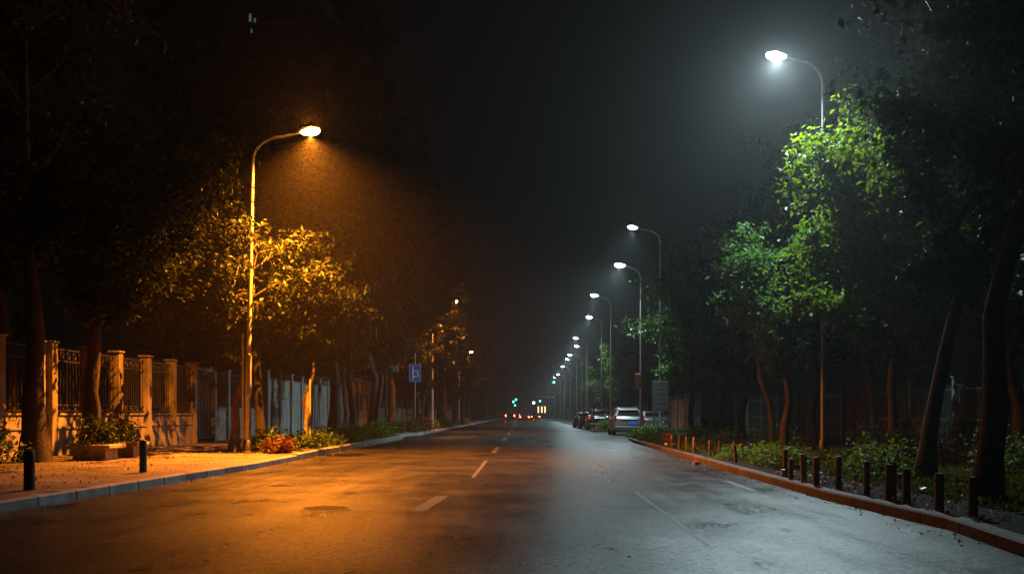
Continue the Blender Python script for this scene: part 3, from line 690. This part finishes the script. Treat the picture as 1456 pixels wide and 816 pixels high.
g = thing('metal_gate', 'dark closed metal gate between the grille fence and the pale wall', 'gate', (-12.3,36.9,.137))
for y0,y1 in ((.0,1.25),(1.28,2.2)):
    b = MB(); b.box((0,(y0+y1)/2,1.4),(.05,y1-y0-.02,2.5)); 
    for k in range(5): b.box((.04,y0+(y1-y0)*(k+.5)/5,1.4),(.03,.04,2.4))
    b.obj('leaf_panel', 'iron', g)
MB().box((.05,1.15,1.2),(.06,.03,.3)).obj('handle', 'frame_metal', g)
MB().box((0,2.4,1.4),(.3,.3,2.8),0,.01).obj('pillar', 'stained', g); MB().box((0,1.1,2.78),(.2,2.28,.14)).obj('lintel', 'stained', g)
wall_run('boundary_wall', 'dim plain wall set back between the gate and pale panels', -12.6, [39.6,42.1,44.6,46.7], 1.3, 2.9, 'concrete', 'concrete', 'iron')
wall_run('boundary_wall', 'pale panelled wall with pillars behind the planter trees', -12.2, [47,49.4,51.8,54.2,56.6,59,61.4,63.8,66.2,68.6], 2.75, 3.1, 'pale', 'pale', None, .34)
# orange lit gatehouse wall
g = thing('gatehouse', 'small orange lit gatehouse with panelled front behind the dark trees', 'building', (-12.2,69.2,.137))
MB().box((-1.6,6.5,1.75),(3.0,13,3.5)).obj('wall', 'rust_wall', g)
MB().box((-1.6,6.5,3.58),(3.5,13.5,.16),0,.03).obj('roof', 'concrete', g)
for k in range(5):
    MB().box((.0,1.2+k*2.6,1.75),(.35,.4,3.4),0,.02).obj('pilaster', 'stained', g)
for k in range(4):
    f = MB().box((-.05,2.5+k*2.6,2.0),(.14,1.3,1.5)).obj('window', 'concrete', g); MB().box((.03,2.5+k*2.6,2.0),(.012,1.1,1.3)).obj('pane', 'glass', f)
for k in range(2): MB().box((-.06,6.5+(-3.9 if k else 3.9)*1.33,.55),(.12,.9,1.0)).obj('plinth_panel', 'red_board', g)
wall_run('boundary_wall', 'distant dim boundary wall beyond the gatehouse', -12.2, [83+4*k for k in range(22)], 1.6, 2.6, 'pale', 'pale', None, .35)

# right picket fence, bays of thin bars with pale posts
def picket(name, label, x, posts, group=None):
    t = thing(name, label, 'fence', (x,posts[0],.1), 0, group); o = posts[0]
    for p in posts: MB().box((0,p-o,1.1),(.16,.16,2.2),0,.01).box((0,p-o,2.23),(.22,.22,.06)).obj('post', 'pale', t)
    for a,c in zip(posts, posts[1:]):
        b = MB(); y0,y1 = a-o+.08, c-o-.08
        for z in (.25,.95,1.85): b.box((0,(y0+y1)/2,z),(.035,y1-y0,.05))
        n = int((y1-y0)/.14)
        for k in range(n): b.box((.0,y0+(y1-y0)*(k+.5)/n,1.05),(.025,.03,1.95))
        b.obj('bar_panel', 'pale_iron', t)
    return t
picket('picket_fence', 'pale green picket fence with light posts behind the hedges', 13.0, [16.4,19.8,23.2,26.6,30,33.4,37.2])
g = thing('wooden_gate', 'reddish board gate set in the picket fence', 'gate', (13.0,37.5,.1))
for k in range(2):
    b = MB()
    for j in range(6): b.box((0,.13+k*1.35+j*.21,1.15),(.05,.19,2.2))
    b.obj('leaf_panel', 'red_board', g)
MB().box((-.05,1.25,1.1),(.05,.05,.25)).obj('handle', 'frame_metal', g)
for yy in (-.06,2.86): MB().box((0,yy,1.25),(.2,.2,2.5),0,.01).obj('post', 'bark', g)
picket('picket_fence', 'dim picket fence running from the red gate towards the pillared wall', 13.0, [40.6,44,47.4,50.8,54.2,57.6,61])
wall_run('boundary_wall', 'brown boundary wall with one pale pillar behind the notice board', 11.2, [64.5,68.2,71.9,75.6], 2.1, 2.45, 'rust_wall', 'pale', None, .4, True, 'wall', .11)
wall_run('boundary_wall', 'distant brown wall behind the row of white lamps', 13.2, [77+6*k for k in range(24)], 2.0, 2.3, 'rust_wall', 'stained', None, .4, True, 'wall', .11)

# ------------------------------------------------------------------ bollards
def bollard(label, x, y, h, r, m, z=.115, tilt=(0,0), bands=(), cap=None, group='log bollards along the red kerb', name='bollard'):
    t = thing(name, label, 'bollard', (x,y,z), random.uniform(0,3), group)
    if 'log' in group: r *= .76
    t.rotation_euler = (tilt[0], tilt[1], 0)
    MB().lathe((0,0,0), [(r*1.04,-.05),(r*1.03,.05),(r*.98,h*.5),(r,h*.85),(r*.99,h-.012),(r*.9,h)], 14).obj('post', m, t, True)
    for (z0,z1,bm_) in bands: MB().lathe((0,0,0), [(r*1.01,z0),(r*1.05,z0+.004),(r*1.05,z1-.004),(r*1.01,z1)], 14).obj('band', bm_, t, True)
    if cap: MB().lathe((0,0,0), [(r*.98,h+.001),(r*1.0,h+.006),(r*.8,h+.014),(.01,h+.016)], 14).obj('cap', cap, t, True)
    return t
B = bollard
B('short dark log bollard directly in front of the first pale one', 4.45,16.6,.34,.055,'log',cap='log_top')
B('dark log bollard behind the short one at the shrub edge', 4.62,17.6,.46,.06,'log',cap='log_top')
B('weathered pale grey log bollard beside the white cup', 4.50,16.0,.44,.062,'pale_log',tilt=(0,-.05),cap='log_top')
B('dark log bollard with red and pale bands', 4.42,15.05,.43,.063,'log',bands=((.30,.36,'band'),(.37,.42,'yellow_band')),cap='log_top')
B('dark log bollard with faint red band, next to the banded one', 4.66,14.75,.45,.06,'log',bands=((.34,.37,'band'),),cap='log_top')
B('plain dark log bollard standing alone between two gaps', 4.58,13.3,.45,.055,'log',cap='log_top')
B('dark log bollard, front one of the touching pair', 4.58,12.5,.46,.065,'log',tilt=(0,.02))
B('dark log bollard, rear one of the touching pair', 4.72,12.75,.48,.062,'log')
B('brown log bollard with orange top between the pair and thickest one', 4.63,12.05,.42,.065,'log',bands=((.33,.38,'band'),),cap='log')
B('orange brown log bollard with dark ring, thickest of the row', 4.63,11.1,.43,.066,'log',bands=((.33,.38,'trim'),))
B('unlit dark log bollard before the thick reddish trunk', 4.78,10.6,.42,.064,'log',bands=((.3,.35,'band'),))
B('tilted pale post rising from the low shrubs', 5.35,24.4,.36,.055,'pale_log',.115,(0,-.12))
B('dark orange post leaning near the bare earth', 4.75,22.3,.42,.05,'log',.115,(0,-.08),((.2,.24,'band'),))
B('thin orange brown post on the kerb edge', 4.78,25.6,.42,.045,'log',bands=((.34,.39,'yellow_band'),))
B('red painted post among the low shrubs', 5.95,24.9,.38,.05,'red_board')
B('squat red post beside the thin orange one', 5.15,26.2,.38,.05,'red_board')
B('pale slim post next to the red barrier', 4.95,29.0,.42,.05,'pale_log')
B('grey post touching the pale slim one', 4.93,30.2,.42,.05,'log')
B('red brown post, first after the red barrier', 4.87,31.2,.42,.05,'red_board')
B('orange post at the near end of the red barrier', 4.9,33.0,.42,.05,'red_board',bands=((.3,.36,'yellow_band'),))
t = thing('low_barrier', 'low dark red barrier with rails by the kerb', 'barrier', (5.25,36.5,.115))
for yy in (-1.2,0,1.2): MB().box((0,yy,.2),(.07,.07,.44)).obj('post', 'red_board', t)
MB().box((0,0,.36),(.04,2.6,.07)).obj('rail', 'red_board', t); MB().box((0,0,.18),(.04,2.6,.07)).obj('rail', 'red_board', t)
GG = 'round posts on the orange lit pavement'
B('dark green round bollard standing on the orange lit pavement', -7.0,18.3,.58,.065,'green_post',.137,cap='dark_post',group=GG)
B('dark unlit bollard near the lower edge by the kerb', -6.98,14.05,.55,.075,'dark_post',.137,cap='dark_post',group=GG)
t = thing('wooden_post', 'man high brown wooden post on the kerb island before the black car', 'post', (4.85,69.4,.117))
MB().box((0,0,.9),(.11,.11,1.86),0,.012).obj('shaft', 'pale_bark', t); MB().box((0,0,1.845),(.13,.13,.03)).obj('cap', 'log', t)

# ------------------------------------------------------------------ manhole, drain and litter
t = thing('manhole_cover', 'round iron manhole cover in the orange lit road', 'manhole cover', (-2.52,12.65,0))
MB().lathe((0,0,0), [(.325,.0),(.325,.006),(.305,.008)], 28).obj('frame', 'frame_metal', t, True)
b = MB().lathe((0,0,0), [(.30,.009),(.30,.013),(.285,.014)], 28)
for k in range(-5,6):
    wv = math.sqrt(max(0,.27**2-(k*.048)**2)); b.box((0,k*.048,.0165),(2*wv,.018,.006))
b.obj('cover', 'cast', t)
t = thing('drain_cover', 'small sunken iron drain cover near the kerb in orange light', 'drain cover', (-4.1,16.9,0))
MB().box((0,0,.006),(.34,.42,.010)).obj('frame', 'cast', t)
b = MB()
for k in range(6): b.box((-.12+k*.048,0,.014),(.026,.36,.006))
b.obj('grate', 'cast', t)
t = thing('carton', 'small crushed orange carton lying on the road by the red kerb', 'litter', (4.1,23.6,.004), .4)
MB().box((0,0,.04),(.17,.10,.075),0,.006).obj('box', 'carton', t); MB().box((.03,-.085,.012),(.10,.07,.008),.3).obj('flap', 'carton', t)
t = thing('paper_cup', 'white cup standing on the kerb before the pale bollard', 'litter', (4.48,17.2,.13))
MB().lathe((0,0,0), [(.032,0),(.042,.11),(.045,.112)], 14).obj('cup_body', 'cup', t, True); MB().lathe((0,0,0), [(.046,.113),(.046,.122),(.03,.128)], 14).obj('lid', 'white', t, True)
GLt = 'scraps of white litter by the red barrier'
for i,(x,y) in enumerate([(4.95,34.6),(5.05,33.9),(5.5,13.7)]):
    t = thing('litter_scrap', ['crumpled white paper scrap at the far side of the barrier foot','crumpled white paper scrap beside the orange post','crumpled white scrap behind the lone log bollard'][i], 'litter', (x,y,.118), i, GLt)
    b = MB(); rg = random.Random(i); n = 9
    b.lathe((0,0,0), [(.03,0),(.07,.03),(.06,.07),(.02,.09)], n)
    b.v = [(px*rg.uniform(.7,1.3),py*rg.uniform(.7,1.3),pz*rg.uniform(.8,1.2)) for px,py,pz in b.v]; b.obj('paper', 'cup', t)

# ------------------------------------------------------------------ cars
def car(label, loc, paint, suv=True, lit=None, rz=0., group='parked cars', plate=True):
    t = thing('parked_car' if group == 'parked cars' else 'car', label, 'car', loc, rz, group)
    k = 1 if suv else 0
    zt = 1.62 if suv else 1.42
    if suv:   # y, belt z, top z, half belt, half top
        S = [(0,.93,.95,.80,.78),(.06,1.0,1.03,.88,.82),(.38,1.03,1.42,.90,.66),(.72,1.03,1.55,.91,.61),(1.6,1.01,zt,.92,.62),(2.35,.99,1.57,.92,.62),(3.25,.97,1.04,.90,.76),(4.0,.88,.93,.86,.70),(4.4,.74,.78,.78,.62),(4.5,.6,.63,.68,.55)]
    else:
        S = [(0,.86,.88,.78,.74),(.08,.93,.96,.86,.78),(.62,.95,1.02,.88,.72),(1.15,.95,1.36,.89,.62),(1.8,.94,zt,.9,.62),(2.4,.93,1.38,.9,.62),(3.2,.91,.98,.88,.74),(4.0,.82,.87,.84,.68),(4.45,.68,.72,.76,.6),(4.55,.55,.58,.66,.5)]
    b = MB(); zb = .24
    for (y,bz,tz,wb,wt) in S:
        e = .06 if y in (S[0][0],S[-1][0]) else 0
        ring = [(-wb+.08,y,zb+e),(-wb,y,zb+.16+e),(-wb,y,bz-.14),(-wb+.03,y,bz),(-wt-.02,y,tz-.05),(-wt+.08,y,tz),(wt-.08,y,tz),(wt+.02,y,tz-.05),(wb-.03,y,bz),(wb,y,bz-.14),(wb,y,zb+.16+e),(wb-.08,y,zb+e)]
        b.v += ring
    n = 12
    for i in range(len(S)-1):
        for j in range(n): b.f.append((i*n+j,i*n+(j+1)%n,(i+1)*n+(j+1)%n,(i+1)*n+j))
    b.f.append(tuple(range(n))); b.f.append(tuple((len(S)-1)*n+j for j in range(n)))
    b.obj('body', paint, t, True)
    # glasshouse panes a few mm proud
    def side_pt(i, u, s, off=.006):
        y,bz,tz,wb,wt = S[i]; a = Vector((s*(wb-.03),y,bz)); c = Vector((s*(wt+.02),y,tz-.05)); p = a.lerp(c,u); p.x += s*off; return p
    i0,i1,i2,i3 = (3,4,5,6) if suv else (3,4,5,6)
    for s in (-1,1):
        for a,c in ((i0,i1),(i1,i2)):
            ya = .06; p = [side_pt(a,.1,s).lerp(side_pt(c,.1,s),.05), side_pt(c,.1,s).lerp(side_pt(a,.1,s),.05), side_pt(c,.9,s).lerp(side_pt(a,.9,s),.05), side_pt(a,.9,s).lerp(side_pt(c,.9,s),.05)]
            MB().add(p, [(0,1,2,3)]).obj('side_window', 'glass', t)
        p = [side_pt(i2,.1,s).lerp(side_pt(i3,.1,s),.06), side_pt(i2,.1,s).lerp(side_pt(i3,.1,s),.8), side_pt(i2,.9,s).lerp(side_pt(i3,.9,s),.12)]
        MB().add(p, [(0,1,2)]).obj('side_window', 'glass', t)
    def cross(i, j, u0, u1, off, shrink=.1):
        A,Bq = S[i],S[j]; q = []
        for u,sg in ((u0,-1),(u0,1),(u1,1),(u1,-1)):
            wv = (A[4]*(1-u)+Bq[4]*u)-shrink; q.append(Vector((sg*wv, A[0]*(1-u)+Bq[0]*u, A[2]*(1-u)+Bq[2]*u)))
        nrm = (q[1]-q[0]).cross(q[3]-q[0]).normalized()
        if nrm.z < 0: nrm = -nrm
        return [p+nrm*off for p in q]
    ri,rj = (1,2) if suv else (2,3)
    MB().add(cross(ri,rj,.14,.86,.008), [(0,1,2,3)]).obj('rear_window', 'glass', t)
    MB().add(cross(6,5,.08,.94,.008), [(0,1,2,3)]).obj('windscreen', 'glass', t)
    # rear details
    for s in (-1,1):
        tl = MB().box((s*.79 if suv else s*.75,.05 if suv else .035,.98 if suv else .78),(.16 if suv else .22,.12,.34 if suv else .16),0,.02).obj('taillight', 'tail' if not lit else lit, t)
        MB().box((s*.64,4.36,.66),(.3,.2,.14),0,.03).obj('headlight', 'head', t)
        MB().box((s*1.0,3.0,1.02),(.16,.10,.13),0,.03).obj('wing_mirror', paint, t)
        if suv: MB().tube([(s*.52,.85,1.57),(s*.52,1.0,1.65),(s*.52,2.1,1.66),(s*.52,2.3,1.58)], .018, 6).obj('roof_rail', 'frame_metal', t)
    MB().box((0,-.02,.38),(1.66,.16,.30),0,.05).obj('rear_bumper', 'trim' if suv else paint, t); MB().box((0,4.5,.40),(1.5,.14,.24),0,.04).obj('front_bumper', 'trim', t)
    if suv:
        MB().box((0,.34,1.47),(1.14,.22,.045),0,.02).obj('spoiler', paint, t)
        MB().box((0,-.01,.93),(.9,.05,.05),0,.01).obj('chrome_strip', 'rim', t)
    if plate:
        pl = MB().box((.22 if suv else 0,-.035 if suv else -.1,.72 if suv else .5),(.46,.02,.20 if suv else .15)).obj('number_plate', 'blue', t)
    for s in (-1,1):
        for yy in (.78,3.6):
            wl = MB().lathe((s*.80,yy,.32), [(.2,-.1),(.30,-.105),(.325,-.08),(.325,.08),(.30,.105),(.2,.1)], 20, 'x').obj('wheel', 'rubber', t, True)
            bb = MB().lathe((s*.80+s*.104,yy,.32), [(.19,0),(.19,s*.006),(.05,s*.014)], 16, 'x'); bb.obj('rim', 'rim', wl, True)
    return t
car('silver people carrier with dark rear window and blue plate parked at the kerb', (6.02,57,0), 'silver', True)
car('black parked car with a pinkish red tail light behind the wooden post', (5.75,75.5,0), 'black_car', True, 'tail_glow')
car('pale grey car parked deeper in the bay beside the silver one', (8.3,62.5,0), 'grey_car', False)
car('dark blue car parked beyond the black car', (5.6,83,0), 'dark_blue_car', False)
car('light grey car parked last in the bay beyond the dark blue car', (5.5,90,0), 'grey_car', False)
GD = 'distant cars with lit tail lights'
for x,y,p,s,lab in [(-2.6,186,'black_car',True,'distant car with red tail lights below the twin green signals'),
                    (.1,168,'dark_blue_car',False,'distant car with red tail lights in the middle of the road'),
                    (2.3,196,'black_car',False,'distant car with red tail lights before the three lit windows'),
                    (-1.9,262,'grey_car',True,'most distant car with red tail lights between two others')]:
    car(lab, (x,y,0), p, s, 'tail_on', 0, GD)

# ------------------------------------------------------------------ signals, gantry sign, far buildings
def signal(label, x, y, zs, px, ztop, pair=False, small=False, group='green traffic signals'):
    t = thing('traffic_signal', label, 'traffic light', (px,y,0), 0, group)
    MB().tube([(0,0,-.05),(0,0,ztop)], .09, 8).obj('pole', 'dark_steel', t, True)
    if abs(x-px) > .3: MB().tube([(0,0,ztop-.1),(x-px,0,ztop-.05)], .06, 6).obj('mast_arm', 'dark_steel', t, True)
    hh = MB().box((x-px,-.2,zs+.36),(.42,.28,1.2),0,.04).obj('housing', 'trim', t)
    MB().lathe((x-px,-.36,zs), [(.19,0),(.19,-.03),(.05,-.05)], 14, 'y').obj('green_lamp', 'green_on', hh, True)
    for k in (1,2): MB().lathe((x-px,-.35,zs+.36*k), [(.14,0),(.13,-.02),(.04,-.03)], 12, 'y').obj('dark_lamp', 'glass', hh, True)
    return t
at = lambda px,py,y: ((px-745)*y/1415, 1.2+(589-py)*y/1415)
for px,py,y,pole,lab in [(730,571,205,-6.6,'green traffic signal, lower one of the twin pair'),(733.7,568,215,-6.9,'green traffic signal, upper one of the twin pair'),
        (732.3,576,260,-7.2,'faint small green traffic signal under the twin pair'),(767.8,570,235,7.2,'green traffic signal above the three lit windows'),
        (787.5,543.5,200,8.2,'high green traffic signal on a long arm beside the white lamps')]:
    x,z = at(px,py,y); signal(lab, x, y, z, pole, z+1.0)
x,z = at(759,572.5,270)
t = thing('signal_lamp', 'single white lamp between the green signals above the distant cars', 'lamp', (x,270,0))
MB().tube([(0,0,-.05),(0,0,z-.1)], .06, 6).obj('pole', 'dark_steel', t, True); MB().lathe((0,0,z), [(.05,-.3),(.26,-.2),(.3,0),(.26,.2),(.05,.3)], 12).obj('globe', 'white_on', t, True)
x,z = at(728.5,537,180)
t = thing('gantry_sign', 'plain grey overhead road sign above the distant cars', 'road sign', (-7.0,180,0))
MB().tube([(0,0,-.05),(0,0,z+1.2)], .16, 8).obj('pole', 'dark_steel', t, True); MB().tube([(0,.1,z+.4),(7+x+1.,.1,z+.4)], .09, 6).obj('mast_arm', 'dark_steel', t, True)
MB().box((7+x,-.05,z),(2.1,.08,.85),0,.02).obj('sign_panel', 'panel', t)
t = thing('far_building', 'distant low building with three tall warm lit windows', 'building', (6.2,285,0))
MB().box((0,5,2.5),(14,9,5.0)).obj('wall', 'tower', t); MB().box((0,5,5.1),(14.6,9.6,.2)).obj('roof', 'concrete', t)
for px in (765.5,770.5,775): 
    xx = (px-745)*285/1415-6.2; f = MB().box((xx,.48,2.6),(.56,.1,2.0)).obj('window', 'trim', t); MB().box((xx,.42,2.6),(.36,.02,1.8)).obj('pane', 'warm_win', f)
def tower(label, x, y, wd, dp, h, lits, m):
    t = thing('apartment_tower', label, 'building', (x,y,0), 0, 'dark towers behind the trees')
    b = MB(); b.box((0,dp/2,h/2),(wd,dp,h)); b.obj('wall', 'tower', t)
    b = MB()
    for k in range(1, int(h/3)): b.box((0,-.12,k*3),(wd*.96,.26,.18))
    b.obj('floor_band', 'concrete', t); MB().box((0,dp/2,h+.6),(wd+.4,dp+.4,1.2)).obj('roof', 'tower', t)
    for (lx,lz,lw_,lh) in lits:
        f = MB().box((lx,-.02,lz),(lw_+.2,.08,lh+.2)).obj('window', 'trim', t); MB().box((lx,-.075,lz),(lw_,.03,lh)).obj('pane', m, f)
x,z = at(358,30,150)
tower('dark tower with greenish lit window high behind the trees', x-4, 150, 22, 14, z+8, [(3.8,z+.4,.4,1.2),(4.5,z-.1,.3,.9),(4.0,z-1.6,.25,.6)], 'cool_win')
x,z = at(592,235,210)
tower('dark tower with small white lit windows at the edge of the tall trees', x-7, 210, 16, 14, z+4, [(6.9,z+.6,.5,1.1),(6.2,z-1.6,.7,1.0),(3.6,z-6,.5,.8)], 'white_win')
# end of the street: dark far wood
PT = grow(16,2,9,26,10,22,1.0,77,'round')
fw = tree('far_tree', 'dark far tree closing the end of the street', (-9,330,0), PT, 'leaf_d', group='trees closing the end of the street')
for i,x in enumerate((-40,-25,6,22,38)): dup(fw, (x,335+5*(i%2),0), i*1.1, 1+.1*(i%3), 'dark far tree closing the end of the street')

# ------------------------------------------------------------------ haze
b = MB(); b.box((0,190,41),(300,430,84)); hz = b.obj('haze', 'white'); hz['kind'] = 'stuff'; hz['label'] = 'thin night haze filling the street'
m = bpy.data.materials.new('haze'); m.use_nodes = True; nt = m.node_tree; nt.nodes.clear()
o = nt.nodes.new('ShaderNodeOutputMaterial'); v = nt.nodes.new('ShaderNodeVolumePrincipled')
v.inputs['Color'].default_value = (.82,.82,.82,1); v.inputs['Density'].default_value = .0009; v.inputs['Anisotropy'].default_value = .74
nt.links.new(v.outputs['Volume'], o.inputs['Volume']); hz.data.materials[0] = m

# ------------------------------------------------------------------ render settings
sc.view_settings.view_transform = 'Standard'; sc.view_settings.look = 'None'; sc.view_settings.exposure = 0; sc.view_settings.gamma = 1
sc.view_settings.use_curve_mapping = False
c = sc.cycles; c.use_denoising = True; c.denoiser = 'OPENIMAGEDENOISE'
try: c.denoising_input_passes = 'RGB_ALBEDO_NORMAL'; c.denoising_prefilter = 'ACCURATE'
except Exception: pass
c.max_bounces = 5; c.diffuse_bounces = 3; c.glossy_bounces = 3; c.transmission_bounces = 3; c.volume_bounces = 0; c.transparent_max_bounces = 6
c.sample_clamp_indirect = 3; c.sample_clamp_direct = 0; c.caustics_reflective = False; c.caustics_refractive = False
c.use_light_tree = True; c.light_sampling_threshold = .005
